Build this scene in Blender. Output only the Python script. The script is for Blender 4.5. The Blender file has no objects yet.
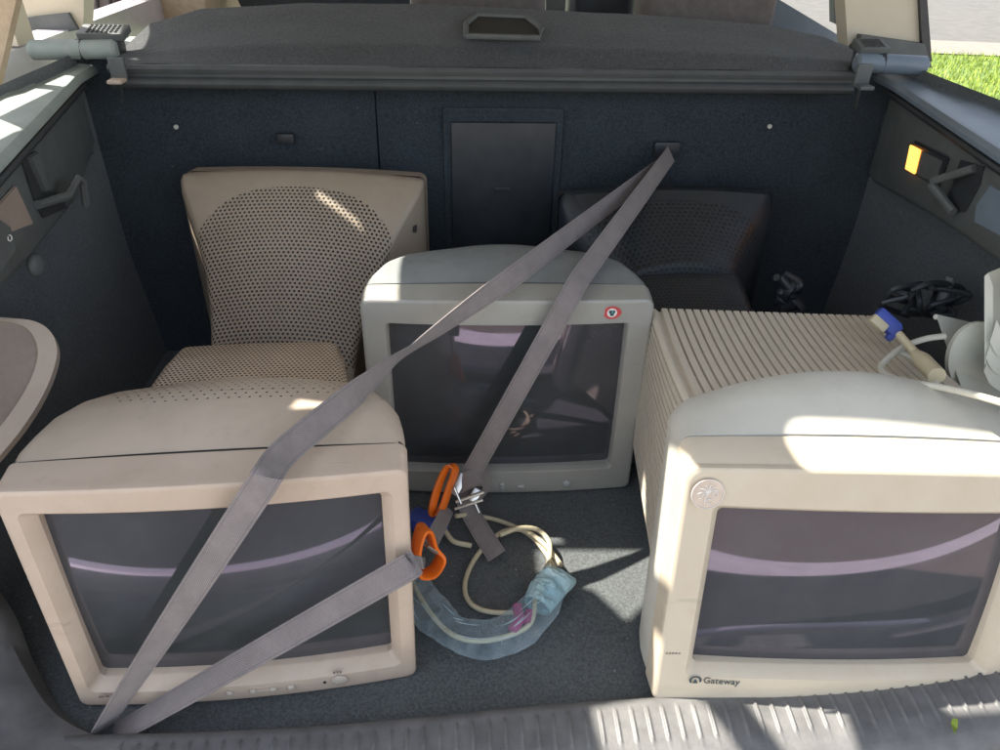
import bpy, bmesh, math, random
from mathutils import Vector as V, Matrix, noise
random.seed(7)
S = bpy.context.scene; COL = S.collection
R = math.radians
# ------------------------------------------------------------------ camera model
F, PITCH, YAW, ROLL = 751., 33., 1.5, 1.3
CAM = V((0, 0, .85))
def cam_basis():
    p, y, r = R(PITCH), R(YAW), R(ROLL)
    f = V((math.sin(y)*math.cos(p), math.cos(y)*math.cos(p), -math.sin(p)))
    rt = f.cross(V((0, 0, 1))).normalized(); up = rt.cross(f)
    return rt*math.cos(r)+up*math.sin(r), up*math.cos(r)-rt*math.sin(r), f
RT, UP, FW = cam_basis()
def ray(px, py): return FW+RT*((px-500)/F)+UP*((375-py)/F)
def at(px, py, x=None, y=None, z=None):
    v = ray(px, py)
    if z is not None: t = (z-CAM.z)/v.z
    elif y is not None: t = (y-CAM.y)/v.y
    else: t = (x-CAM.x)/v.x
    return CAM+v*t
def at_plane(px, py, o, n):
    v = ray(px, py); return CAM+v*((V(o)-CAM).dot(V(n))/v.dot(V(n)))
CAR = Matrix.Rotation(R(2), 4, 'Z'); CARI = CAR.inverted()
# ------------------------------------------------------------------ materials
class NT:
    def __init__(s, name):
        s.m = bpy.data.materials.new(name); s.m.use_nodes = True
        s.t = s.m.node_tree; s.b = s.t.nodes['Principled BSDF']
    def n(s, typ, **k):
        d = s.t.nodes.new(typ)
        for a, b in k.items(): setattr(d, a, b)
        return d
    def l(s, a, b): s.t.links.new(a, b)
    def math(s, op, a, b=None, c=None):
        d = s.n('ShaderNodeMath', operation=op)
        for i, q in enumerate((a, b, c)):
            if q is None: continue
            if isinstance(q, (int, float)): d.inputs[i].default_value = q
            else: s.l(q, d.inputs[i])
        return d.outputs[0]
    def mix(s, f, a, b):
        d = s.n('ShaderNodeMix', data_type='RGBA')
        for i, q in ((0, f), (6, a), (7, b)):
            if isinstance(q, (int, float)): d.inputs[i].default_value = q
            elif isinstance(q, tuple): d.inputs[i].default_value = (*q, 1)
            else: s.l(q, d.inputs[i])
        return d.outputs[2]
    def obj(s): return s.n('ShaderNodeTexCoord').outputs['Object']
    def noise(s, scale, det=4, rough=.6, vec=None):
        d = s.n('ShaderNodeTexNoise'); d.inputs['Scale'].default_value = scale
        d.inputs['Detail'].default_value = det; d.inputs['Roughness'].default_value = rough
        s.l(vec or s.obj(), d.inputs['Vector']); return d.outputs['Fac']
    def ramp(s, f, a, b, ca=0., cb=1.):
        d = s.n('ShaderNodeMapRange'); d.inputs[1].default_value = a; d.inputs[2].default_value = b
        d.inputs[3].default_value = ca; d.inputs[4].default_value = cb; s.l(f, d.inputs[0]); return d.outputs[0]
    def bump(s, h, dist, st=1.):
        d = s.n('ShaderNodeBump'); d.inputs['Distance'].default_value = dist; d.inputs['Strength'].default_value = st
        s.l(h, d.inputs['Height']); s.l(d.outputs[0], s.b.inputs['Normal']); return d
    def set(s, **k):
        for a, b in k.items():
            i = s.b.inputs[a.replace('_', ' ')]
            if isinstance(b, tuple) and len(b) == 3: b = (*b, 1)
            i.default_value = b
def plastic(name, col, dirt=(.30, .22, .15), rough=.42, amt=.35, grain=.00012, holes=None, speck=True):
    m = NT(name)
    big = m.ramp(m.noise(7, 5, .65), .42, .72); c = m.mix(m.math('MULTIPLY', big, amt), col, dirt)
    fine = m.ramp(m.noise(55, 6, .7), .56, .74); c = m.mix(m.math('MULTIPLY', fine, amt*.55), c, dirt)
    if speck:
        # scuffs: stretched noise
        mp = m.n('ShaderNodeMapping'); mp.inputs['Scale'].default_value = (5, 90, 60); mp.inputs['Rotation'].default_value = (0, .4, .3)
        m.l(m.obj(), mp.inputs[0]); sc = m.ramp(m.noise(1, 3, .5, mp.outputs[0]), .70, .76)
        c = m.mix(m.math('MULTIPLY', sc, .35), c, tuple(min(1, x*.55) for x in col))
    h = m.noise(900, 2)
    if holes:
        p, r, cu, cv, ru, rv = holes
        uv = m.n('ShaderNodeUVMap').outputs[0]; sx = m.n('ShaderNodeSeparateXYZ'); m.l(uv, sx.inputs[0])
        u, v = sx.outputs[0], sx.outputs[1]
        vv = m.math('DIVIDE', v, p*.866); row = m.math('FLOOR', vv)
        sh = m.math('MULTIPLY', m.math('FLOORED_MODULO', row, 2), .5)
        fu = m.math('SUBTRACT', m.math('FRACT', m.math('ADD', m.math('DIVIDE', u, p), sh)), .5)
        fv = m.math('MULTIPLY', m.math('SUBTRACT', m.math('FRACT', vv), .5), .866)
        d = m.math('SQRT', m.math('ADD', m.math('MULTIPLY', fu, fu), m.math('MULTIPLY', fv, fv)))
        hole = m.ramp(d, r/p*.85, r/p*1.1, 1, 0)
        eu = m.math('DIVIDE', m.math('SUBTRACT', u, cu), ru); ev = m.math('DIVIDE', m.math('SUBTRACT', v, cv), rv)
        msk = m.math('LESS_THAN', m.math('ADD', m.math('POWER', m.math('ABSOLUTE', eu), 2.6), m.math('POWER', m.math('ABSOLUTE', ev), 2.6)), 1)
        hole = m.math('MULTIPLY', hole, msk)
        c = m.mix(hole, c, (.012, .011, .01))
        bh = m.n('ShaderNodeBump'); bh.inputs['Distance'].default_value = .0015; bh.invert = True
        m.l(hole, bh.inputs['Height'])
        b = m.bump(h, grain, .6); m.l(bh.outputs[0], b.inputs['Normal'])
    else: m.bump(h, grain, .6)
    m.l(c, m.b.inputs['Base Color'])
    m.l(m.ramp(m.noise(30, 4), .3, .8, rough-.08, rough+.12), m.b.inputs['Roughness'])
    return m.m
def simple(name, col, rough=.5, metal=0., var=.12, scale=40, bump=.0002, **k):
    m = NT(name)
    f = m.ramp(m.noise(scale, 5, .6), .3, .7)
    m.l(m.mix(f, tuple(x*(1-var) for x in col), tuple(min(1, x*(1+var)) for x in col)), m.b.inputs['Base Color'])
    m.set(Roughness=rough, Metallic=metal, **k)
    if bump: m.bump(m.noise(scale*8, 2), bump, .6)
    return m.m
def carpet(name, col, fleck, amount=.5, lintf=.6):
    m = NT(name)
    n1 = m.noise(260, 3, .8); n2 = m.noise(9, 4, .6); n3 = m.noise(700, 2, .8)
    c = m.mix(m.ramp(n1, .35, .65), tuple(x*.6 for x in col), tuple(x*1.45 for x in col))
    c = m.mix(m.math('MULTIPLY', m.ramp(n3, .58, .70), amount), c, fleck)
    c = m.mix(m.math('MULTIPLY', m.ramp(n2, .45, .75), .22), c, tuple(min(1, x*2) for x in col))
    lint = m.ramp(m.noise(110, 1, .3), .785, .80); c = m.mix(m.math('MULTIPLY', lint, lintf), c, (.35, .34, .3))
    m.l(c, m.b.inputs['Base Color']); m.set(Roughness=.95, Sheen_Weight=.25, Sheen_Roughness=.5, Specular_IOR_Level=.15)
    m.bump(m.math('ADD', n1, n3), .0018, .8); return m.m
M = {}
M['beige_l'] = plastic('warm_beige_plastic', (.58, .46, .355), (.36, .25, .17), amt=.42)
M['face'] = plastic('smoky_beige_plastic', (.47, .375, .31), (.3, .22, .17), rough=.3, amt=.6)
M['beige_rim'] = plastic('pale_rim_plastic', (.74, .60, .48), (.5, .36, .26), amt=.3)
M['beige_l_top'] = plastic('warm_beige_cabinet_plastic', (.56, .455, .35), (.30, .24, .17), amt=.4, holes=(.0115, .0014, 0, .120, .135, .040))
M['beige_l_rear'] = plastic('perforated_beige_plastic', (.55, .42, .30), (.30, .21, .13), holes=(.0062, .0017, 0, .1, .30, .5))
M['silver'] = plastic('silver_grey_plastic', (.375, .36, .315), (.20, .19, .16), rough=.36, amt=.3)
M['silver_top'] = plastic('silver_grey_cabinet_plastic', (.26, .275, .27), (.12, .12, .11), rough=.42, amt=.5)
M['ivory'] = plastic('ivory_plastic', (.61, .525, .395), (.45, .33, .21), amt=.3)
M['ivory_top'] = plastic('pale_ivory_cabinet_plastic', (.62, .59, .50), (.40, .37, .30), amt=.35)
M['ivory_rib'] = plastic('ribbed_ivory_plastic', (.64, .57, .45), (.42, .35, .25), amt=.25, speck=False)
M['tan_perf'] = plastic('tan_perforated_plastic', (.37, .30, .225), (.20, .15, .10), holes=(.0078, .0021, 0, .235, .180, .165))
M['tan'] = plastic('tan_plastic', (.37, .30, .225), (.22, .16, .11))
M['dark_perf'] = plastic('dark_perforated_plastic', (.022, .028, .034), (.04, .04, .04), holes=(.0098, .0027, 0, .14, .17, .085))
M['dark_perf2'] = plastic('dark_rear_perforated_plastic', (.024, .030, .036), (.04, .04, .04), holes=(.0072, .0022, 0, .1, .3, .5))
M['white_pl'] = plastic('white_stand_plastic', (.66, .66, .57), (.42, .4, .3), amt=.25)
M['button'] = simple('button_plastic', (.52, .44, .36), .3)
M['button_s'] = simple('silver_button_plastic', (.42, .42, .39), .25)
def glass(name, base):
    m = NT(name)
    sm = m.ramp(m.noise(6, 5, .7), .40, .75)
    m.l(m.mix(m.math('MULTIPLY', sm, .45), base, tuple(x*1.7+.01 for x in base)), m.b.inputs['Base Color'])
    m.l(m.ramp(m.noise(14, 5, .7), .35, .8, .02, .08), m.b.inputs['Roughness'])
    m.set(IOR=1.75, Specular_Tint=(.84, .70, 1., 1), Coat_Weight=.0); return m.m
M['glass'] = glass('dark_tube_glass', (.052, .056, .056))
M['floor'] = carpet('speckled_cargo_carpet', (.090, .098, .098), (.30, .31, .29), .5)
M['wall'] = carpet('dark_wall_carpet', (.072, .080, .083), (.12, .13, .13), .3, .25)
M['seatback'] = carpet('veil_lifted_seatback_carpet', (.036, .047, .056), (.065, .075, .085), .2, .15)  # black carpet, base lifted toward blue in place of lens glare
M['trim'] = simple('grey_trim_plastic', (.100, .108, .106), .55, var=.15, scale=30)
M['trim_l'] = simple('sunlit_ledge_plastic', (.30, .34, .31), .6, var=.12, scale=25)  # sun on the left ledge is put into this lighter base
M['trim_r'] = simple('skylit_ledge_plastic', (.16, .20, .24), .42, var=.1, scale=25)  # same ledge on the right, with sky blue put into the base
M['trim_c'] = simple('scuffed_dark_corner_plastic', (.13, .125, .12), .6, var=.35, scale=14)
M['trim_m'] = simple('charcoal_trim_plastic', (.075, .080, .080), .5, var=.12, scale=30)
M['trim_d'] = simple('dark_trim_plastic', (.032, .036, .040), .4, var=.2)
M['cover'] = carpet('cargo_cover_cloth', (.058, .061, .062), (.10, .10, .10), .3, .2)
M['cream'] = simple('cream_trim_plastic', (.62, .55, .42), .6, var=.05, scale=12)
M['cream_seat'] = simple('cream_seat_cloth', (.50, .38, .26), .9, var=.12, scale=60, bump=.0008)
M['tan_seat'] = simple('tan_headrest_cloth', (.15, .128, .12), .9, var=.15, scale=60, bump=.0008)
M['sill'] = simple('scuffed_grey_sill_plastic', (.150, .146, .140), .5, var=.22, scale=35, bump=.0004)
M['orange'] = simple('orange_handle_plastic', (.86, .17, .012), .4, var=.08)
M['metal'] = simple('zinc_steel', (.62, .60, .56), .28, 1., var=.15)
M['cable'] = simple('cream_cable_rubber', (.58, .50, .33), .45, var=.08)
M['cable_w'] = simple('pale_cable_rubber', (.58, .56, .47), .45, var=.08)
M['blue'] = simple('blue_plug_plastic', (.055, .085, .36), .45, var=.15)
M['pink'] = simple('magenta_plastic', (.42, .06, .20), .4)
M['red'] = simple('red_sticker_ink', (.58, .07, .07), .4)
M['whiteink'] = simple('white_sticker_ink', (.78, .74, .68), .4)
M['darkink'] = simple('dark_ink', (.03, .055, .06), .5)
M['tealink'] = simple('teal_ink', (.10, .30, .30), .5)
M['pinkmark'] = simple('clear_pink_sticker', (.62, .50, .40), .3)
M['faint'] = simple('faint_grey_print', (.22, .18, .15), .5)
M['seam'] = simple('dark_gap', (.03, .028, .025), .8)
M['paint'] = simple('pale_car_paint', (.62, .58, .62), .3, .2, var=.05)
M['panel_grey'] = simple('smoky_grey_panel', (.36, .285, .24), .28, var=.25, scale=8)
m = NT('strap_webbing')     # woven
uv = m.n('ShaderNodeUVMap').outputs[0]; sx = m.n('ShaderNodeSeparateXYZ'); m.l(uv, sx.inputs[0])
w1 = m.math('SINE', m.math('MULTIPLY', sx.outputs[1], 2100)); w2 = m.math('SINE', m.math('MULTIPLY', sx.outputs[0], 2400))
ww = m.math('MULTIPLY', w1, w2)
ax_ = m.math('ABSOLUTE', sx.outputs[0]); edge = m.math('MULTIPLY', m.ramp(ax_, .0110, .0114), m.ramp(ax_, .0124, .0128, 1, 0))
c = m.mix(m.ramp(m.noise(30, 5, .7), .3, .75), (.22, .188, .175), (.33, .282, .26)); c = m.mix(m.math('MULTIPLY', m.ramp(ww, -1, 1), .4), c, (.15, .13, .14))
c = m.mix(m.math('MULTIPLY', edge, .45), c, (.12, .10, .10))
m.l(c, m.b.inputs['Base Color']); m.set(Roughness=.7, Sheen_Weight=.2); m.bump(ww, .0004, .8); M['strap'] = m.m
m = NT('orange_lamp_lens'); m.set(Base_Color=(.8, .35, .05), Emission_Color=(1., .36, .05), Emission_Strength=1.6); M['lamp_on'] = m.m
m = NT('clear_blue_bag_film')
tr = m.n('ShaderNodeBsdfTransparent'); tr.inputs[0].default_value = (.88, .96, 1, 1)
mx = m.n('ShaderNodeMixShader'); lw = m.n('ShaderNodeLayerWeight'); lw.inputs[0].default_value = .3
m.set(Base_Color=(.74, .86, .90), Roughness=.06, Specular_IOR_Level=1.)
fac = m.math('ADD', m.math('MULTIPLY', lw.outputs['Facing'], .5), m.ramp(m.noise(30, 3, .6), .4, .7, .04, .13))
m.l(fac, mx.inputs[0]); m.l(tr.outputs[0], mx.inputs[1]); m.l(m.b.outputs[0], mx.inputs[2])
m.l(mx.outputs[0], m.t.nodes['Material Output'].inputs[0]); m.bump(m.noise(70, 3, .6), .002, .8); M['film'] = m.m
m = NT('cyan_bag_mouth'); m.set(Base_Color=(.60, .84, .86), Roughness=.12, Transmission_Weight=.15, Alpha=.75); m.bump(m.noise(60, 5, .7), .005, .9); M['film2'] = m.m
m = NT('grass_blades'); oi = m.n('ShaderNodeTexCoord'); c = m.mix(m.ramp(m.noise(6, 4), .3, .7), (.17, .27, .02), (.36, .42, .06)); m.l(c, m.b.inputs['Base Color']); m.set(Roughness=.6); M['grass'] = m.m
M['soil'] = simple('lawn_soil', (.10, .15, .03), .9, var=.4, scale=8, bump=.01)
M['road'] = simple('pale_worn_road', (.105, .10, .09), .9, var=.15, scale=6, bump=.004)
M['kerb'] = simple('pale_concrete', (.19, .17, .14), .85, var=.12, scale=9)
M['drive'] = simple('light_concrete_driveway', (.22, .175, .135), .9, var=.12, scale=5)
# ------------------------------------------------------------------ mesh helpers
def link(name, bm, mat, parent=None, smooth=True, angle=35):
    me = bpy.data.meshes.new(name); len(bm.faces) < 20000 and bmesh.ops.recalc_face_normals(bm, faces=bm.faces)
    bm.to_mesh(me); bm.free()
    if smooth:
        me.shade_smooth()
        try: me.set_sharp_from_angle(angle=R(angle))
        except Exception: pass
    me.materials.append(M[mat] if isinstance(mat, str) else mat)
    o = bpy.data.objects.new(name, me); COL.objects.link(o)
    if parent: o.parent = parent
    return o
def tag(o, label=None, cat=None, group=None, kind=None):
    for k, v in (('label', label), ('category', cat), ('group', group), ('kind', kind)):
        if v: o[k] = v
    return o
def empty(name, mat4, label, cat, group=None):
    o = bpy.data.objects.new(name, None); COL.objects.link(o); o.matrix_world = mat4
    o.empty_display_size = .05
    return tag(o, label, cat, group)
def box(bm, c, s, rot=None, bev=0., seg=2):
    mt = Matrix.Translation(V(c)) @ (rot.to_4x4() if rot else Matrix()) @ Matrix.Diagonal((*s, 1))
    r = bmesh.ops.create_cube(bm, size=1, matrix=mt)
    if bev:
        es = list({e for v in r['verts'] for e in v.link_edges})
        bmesh.ops.bevel(bm, geom=es, offset=bev, segments=seg, affect='EDGES', profile=.6)
def prism(bm, pts, d):                 # polygon (3-D points) extruded by vector d
    a = [bm.verts.new(p) for p in pts]; b = [bm.verts.new(V(p)+V(d)) for p in pts]
    n = len(a); bm.faces.new(a); bm.faces.new(b[::-1])
    for i in range(n): bm.faces.new((a[i], b[i], b[(i+1) % n], a[(i+1) % n]))
def catmull(P, n=8):
    P = [V(p) for p in P]; Q = [P[0]*2-P[1]]+P+[P[-1]*2-P[-2]]; out = []
    for i in range(1, len(Q)-2):
        p0, p1, p2, p3 = Q[i-1:i+3]
        for k in range(n):
            t = k/n
            out.append(.5*((2*p1)+(p2-p0)*t+(2*p0-5*p1+4*p2-p3)*t*t+(3*p1-p0-3*p2+p3)*t**3))
    return out+[P[-1]]
def tube(bm, P, r, ns=10, cap=True):
    rr = r if callable(r) else (lambda t: r)
    prev = None; N = None; first = None
    for i, p in enumerate(P):
        d = (P[min(i+1, len(P)-1)]-P[max(i-1, 0)]).normalized()
        if N is None: N = d.orthogonal().normalized()
        N = (N-d*N.dot(d)).normalized(); Bn = d.cross(N); q = rr(i/(len(P)-1))
        ring = [bm.verts.new(p+(N*math.cos(a)+Bn*math.sin(a))*q) for a in [2*math.pi*k/ns for k in range(ns)]]
        if prev:
            for k in range(ns): bm.faces.new((prev[k], prev[(k+1) % ns], ring[(k+1) % ns], ring[k]))
        else: first = ring
        prev = ring
    if cap: bm.faces.new(first[::-1]); bm.faces.new(prev)
# section outline: starts bottom centre, goes right, up, over the top to the left, down
def section(hw, zb, zt, crown=0., rt=.02, rb=.01, hwt=None, ns=8, nt=32, nc=10, groove=None):
    hwt = hw if hwt is None else hwt
    ztc = zt-crown
    def top(x): return zt-crown*(x/hwt)**2
    P = []
    nb = 5
    for i in range(nb): P.append((i/nb*(hw-rb), zb))
    for i in range(nc):
        a = -math.pi/2+i/nc*math.pi/2; P.append((hw-rb+rb*math.cos(a), zb+rb+rb*math.sin(a)))
    for i in range(ns):
        t = i/ns; P.append((hw+(hwt-hw)*t, zb+rb+(ztc-rt-zb-rb)*t))
    for i in range(nc):
        a = i/nc*math.pi/2; x = hwt-rt+rt*math.cos(a)
        P.append((x, ztc-rt+rt*math.sin(a)+(top(x)-ztc)*math.sin(a)))
    for i in range(nt):
        x = (hwt-rt)*(1-2*i/nt); P.append((x, top(x)))
    out = P[:]
    lft = [(-x, z) for x, z in P[:nb+nc+ns+nc][::-1]]
    out.append((-(hwt-rt), top(hwt-rt)))
    out += lft[:-1]
    return out
def loft(rings, uvs=True, caps=(False, True), bulge=0., bw=.2, back=True):
    """rings: list of (y, outline[, bulge])"""
    bm = bmesh.new(); uvl = bm.loops.layers.uv.new('UVMap'); rows = []; vcum = 0; prevtop = None; data = []
    for rg in rings:
        y, ol = rg[0], rg[1]; bl = rg[2] if len(rg) > 2 else 0.
        tp = max(ol, key=lambda q: q[1]-abs(q[0])*.01)
        if prevtop: vcum += math.hypot(y-prevtop[0], tp[1]-prevtop[1])
        prevtop = (y, tp[1])
        s = [0]
        for a, b in zip(ol, ol[1:]): s.append(s[-1]+math.hypot(b[0]-a[0], b[1]-a[1]))
        T = s[-1]+math.hypot(ol[0][0]-ol[-1][0], ol[0][1]-ol[-1][1])
        row = []
        for (x, z), q in zip(ol, s):
            v = bm.verts.new((x, y-bl*(1-(x/bw)**2), z)); row.append(v); data.append((T/2-q, vcum))
        rows.append(row)
    bm.verts.index_update()
    n = len(rows[0])
    for a, b in zip(rows, rows[1:]):
        for i in range(n):
            j = (i+1) % n
            f = bm.faces.new((a[i], a[j], b[j], b[i]))
            for lp in f.loops: lp[uvl].uv = data[lp.vert.index]
    if caps[0]: bm.faces.new(rows[0])
    if caps[1]: bm.faces.new(rows[-1][::-1])
    return bm
def inset(ol, d):
    cx = sum(p[0] for p in ol)/len(ol); zs = [p[1] for p in ol]; cz = (max(zs)+min(zs))/2
    hx = max(p[0] for p in ol)-cx; hz = (max(zs)-min(zs))/2
    return [(cx+(x-cx)*(hx-d)/hx, cz+(z-cz)*(hz-d)/hz) for x, z in ol]
def pose(p):
    x, y, z, yaw, tilt, roll = p
    return Matrix.Translation((x, y, z)) @ Matrix.Rotation(yaw, 4, 'Z') @ Matrix.Rotation(tilt, 4, 'X') @ Matrix.Rotation(roll, 4, 'Y')
def front(root, W, H, scr, mat, bulge, depth=.04, rt=.012, topc=.004, lip=.014, seamz=.004, flare=.010):
    """bezel with sloping inner lip, and the tube face"""
    hw = W/2; x0, x1, z0, z1 = scr; hs = (x1-x0)/2
    O = lambda d, dz=0: section(hw-d, 0+d, H-d+dz, topc, rt, .010)
    I = lambda g: section(hs+g, z0-g, z1+g, 0, .006+g*.3, .006+g*.3)
    rg = [(depth-.0005, O(.0, seamz), bulge*.25), (depth*.5, O(0, seamz*.6), bulge*.6), (.010, O(.0), bulge*.95), (.006, O(.0), bulge), (.0018, O(.0012), bulge), (0, O(.004), bulge), (0, O(.0065), bulge), (0.0, I(flare+.004), bulge),
          (0.0, I(flare+.001), bulge), (.0012, I(flare), bulge), (lip*.15, I(flare*.86), bulge), (lip*.9, I(flare*.1), bulge*.8), (lip, I(0), bulge*.75), (lip+.02, I(0), bulge*.6)]
    rg = [(y, o, b) for y, o, b in rg]
    bm = loft(rg, caps=(False, False), bw=hw)
    bz = link('bezel', bm, mat, root)
    bm = loft([(depth-.004, O(.0022, seamz), bulge*.2), (depth+.006, O(.0022, seamz+.0012), 0)], caps=(False, False), bw=hw); link('seam_gap', bm, 'seam', root)
    # tube face
    bm = bmesh.new(); nx, nz = 28, 20; g = []
    for j in range(nz+1):
        r_ = []
        for i in range(nx+1):
            u, v = -1+2*i/nx, -1+2*j/nz
            x = u*(hs+.004); z = (z0+z1)/2+v*((z1-z0)/2+.004)
            y = lip+.008-bulge*.7*(1-(x/hw)**2)-.009*(1-u*u)*(1-.6*v*v)-.004*(1-v*v)+.003
            r_.append(bm.verts.new((x, y, z)))
        g.append(r_)
    for j in range(nz):
        for i in range(nx): bm.faces.new((g[j][i], g[j][i+1], g[j+1][i+1], g[j+1][i]))
    link('screen', bm, 'glass', root)
    return bz
def disc(bm, c, r, d, ns=20, sx=1, sz=1, dome=.0):
    """small button on a face looking to -y"""
    c = V(c); rows = []
    for k, (q, y) in enumerate(((1., 0), (1., -d*.7), (.85, -d), (.4, -d-dome))):
        rows.append([bm.verts.new(c+V((math.cos(a)*r*q*sx, y, math.sin(a)*r*q*sz))) for a in [2*math.pi*i/ns for i in range(ns)]])
    for a, b in zip(rows, rows[1:]):
        for i in range(ns): bm.faces.new((a[i], a[(i+1) % ns], b[(i+1) % ns], b[i]))
    bm.faces.new(rows[-1])
def text_mesh(name, txt, size, mat, parent, loc, rotz=0, ext=.0002):
    cu = bpy.data.curves.new(name, 'FONT'); cu.body = txt; cu.size = size; cu.extrude = ext
    tmp = bpy.data.objects.new('tmp', cu); COL.objects.link(tmp)
    dg = bpy.context.evaluated_depsgraph_get(); dg.update()
    me = bpy.data.meshes.new_from_object(tmp.evaluated_get(dg)); bpy.data.objects.remove(tmp)
    me.transform(Matrix.Translation(V(loc)) @ Matrix.Rotation(math.pi/2, 4, 'X') @ Matrix.Rotation(rotz, 4, 'Z'))
    me.materials.clear(); me.materials.append(M[mat]); me.name = name
    o = bpy.data.objects.new(name, me); COL.objects.link(o); o.parent = parent; return o
def frontier(bulge, hw, x): return -bulge*(1-(x/hw)**2)
# ------------------------------------------------------------------ MONITOR front left
PL = (-.285, .577, 0, .114, -.014, .015)
root = empty('crt_monitor', pose(PL), 'warm beige tube monitor at front left, two grey strap strands crossing its dark screen', 'monitor', None)
W, H = .407, .346; bz = front(root, W, H, (-.174, .174, .040, .303), 'beige_l', .012, flare=.011)
sec = section
bm = loft([(.0415, sec(.199, .004, H-.001, .004, .012)), (.0420, sec(.2005, .003, H+.003, .004, .012)), (.06, sec(.2015, .003, H+.008, .006, .016)),
           (.085, sec(.200, .004, H+.013, .009, .024)), (.115, sec(.197, .006, H+.016, .011, .034)), (.145, sec(.190, .01, H+.013, .013, .042)),
           (.175, sec(.174, .015, H+.003, .014, .045)), (.21, sec(.15, .02, H-.014, .02, .05)), (.25, sec(.125, .03, H-.04, .02, .04))])
link('cabinet', bm, 'beige_l_top', root)
bm = loft([(.17, sec(.134, .02, .300, .003, .014)), (.22, sec(.132, .02, .304, .003, .014)), (.30, sec(.122, .03, .306, .003, .016)), (.345, sec(.113, .035, .305, .003, .018)), (.352, sec(.108, .04, .300, .003, .018))])
link('rear_housing', bm, 'beige_l_rear', root)
for x, r_ in ((-.024, .0045), (.004, .0042), (.028, .0042), (.0495, .0045)):
    bm = bmesh.new(); disc(bm, (x, frontier(.012, W/2, x), .018), r_, .003, dome=.001); link('button', bm, 'button', root)
bm = bmesh.new(); box(bm, (.016, frontier(.012, W/2, .016)-.001, .018), (.02, .003, .003), bev=.001); link('rocker_bar', bm, 'button', root)
bm = bmesh.new(); disc(bm, (.108, frontier(.012, W/2, .108), .020), .0088, .003, dome=.0008, sx=1.15); link('power_button', bm, 'button', root)
bm = bmesh.new(); disc(bm, (.090, frontier(.012, W/2, .09), .018), .002, .001); link('indicator_light', bm, 'seam', root)
bm = bmesh.new()
for i, w_ in enumerate((.006, .004, .006, .005, .004, .006)): box(bm, (-.171+i*.0072, frontier(.012, W/2, -.16)*.8-.0046, .0265), (w_, .0006, .0028))
link('maker_mark', bm, 'faint', root)
bm = bmesh.new()
for i, w_ in enumerate((.0028, .0022, .0028)): box(bm, (.103+i*.0038, frontier(.012, W/2, .105)-.0004, .034), (w_, .0006, .0036))
link('printed_mark', bm, 'faint', root)
# ------------------------------------------------------------------ MONITOR centre
PC = (.035, .956, 0, .023, -.014, 0)
root = empty('crt_monitor', pose(PC), 'silver grey tube monitor in the middle, red oval sticker on its upper right corner', 'monitor', None)
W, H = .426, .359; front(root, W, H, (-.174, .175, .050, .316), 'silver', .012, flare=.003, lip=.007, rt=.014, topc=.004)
bm = loft([(.0415, sec(.2085, .004, H-.001, .004, .012)), (.0420, sec(.2105, .003, H+.004, .004, .012)), (.06, sec(.2115, .003, H+.009, .008, .018)),
           (.085, sec(.210, .004, H+.015, .014, .026)), (.12, sec(.204, .006, H+.019, .019, .036)), (.15, sec(.194, .01, H+.015, .022, .045)),
           (.19, sec(.165, .02, H+.002, .03, .05)), (.25, sec(.13, .03, H-.04, .03, .05)), (.34, sec(.11, .04, H-.07, .02, .04))])
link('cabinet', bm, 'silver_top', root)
for x, z, r_ in ((-.003, .021, .0045), (-.003, .014, .0035), (.029, .0165, .0045)):
    bm = bmesh.new(); disc(bm, (x, frontier(.012, W/2, x), z), r_, .003, dome=.001, sx=1.5 if x > 0 else 1, sz=.6 if x > 0 else 1); link('button', bm, 'button_s', root)
bm = bmesh.new(); disc(bm, (.105, frontier(.012, W/2, .105), .019), .0072, .003, dome=.001); link('power_button', bm, 'button_s', root)
stk = bmesh.new(); yy = frontier(.012, W/2, .15)-.0008
def oval(bm, cx, cz, a, b, y, ns=28, pw=1.):
    vs = []
    for i in range(ns):
        t = 2*math.pi*i/ns; c, s = math.cos(t), math.sin(t)
        vs.append(bm.verts.new((cx+a*c, y, cz+b*math.copysign(abs(s)**pw, s))))
    bm.faces.new(vs)
oval(stk, .150, .337, .0142, .0105, yy, pw=1.35)
s0 = link('sticker', stk, 'red', root, False)
bm = bmesh.new(); oval(bm, .150, .337, .0072, .0072, yy-.0004); link('sticker_centre', bm, 'whiteink', s0, False)
bm = bmesh.new()
vs = [bm.verts.new((.150+x, yy-.0008, .337+z)) for x, z in ((-.0045, .0035), (-.0015, .0042), (.001, .0035), (.0042, .0045), (.0045, .001), (.003, -.0015), (.0025, -.0048), (-.0025, -.0048), (-.0028, -.001), (-.0048, .0005))]
bm.faces.new(vs); link('sticker_figure', bm, 'darkink', s0, False)
bm = bmesh.new(); oval(bm, .1505, .3385, .0013, .003, yy-.0011); link('sticker_figure_highlight', bm, 'tealink', s0, False)
# ------------------------------------------------------------------ MONITOR front right
PR = (.433, .556, .008, .030, -.218, .040)
root = empty('crt_monitor', pose(PR), 'ivory tube monitor at front right with ribbed rear housing and small green maker name', 'monitor', None)
W, H = .447, .327; bz = front(root, W, H, (-.178, .178, .053, .266), 'ivory', .009, depth=.04, rt=.014, topc=.006, seamz=.018, flare=.010, lip=.014)
bm = loft([(.0415, sec(.219, .004, H+.015, .006, .012)), (.0420, sec(.2215, .003, H+.019, .006, .014)), (.06, sec(.2225, .004, H+.034, .018, .02)),
           (.08, sec(.222, .006, H+.052, .034, .02)), (.105, sec(.218, .010, H+.066, .048, .02)), (.125, sec(.212, .02, H+.066, .052, .02)), (.14, sec(.19, .03, H+.04, .04, .02))])
link('cabinet', bm, 'ivory_top', root)
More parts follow.
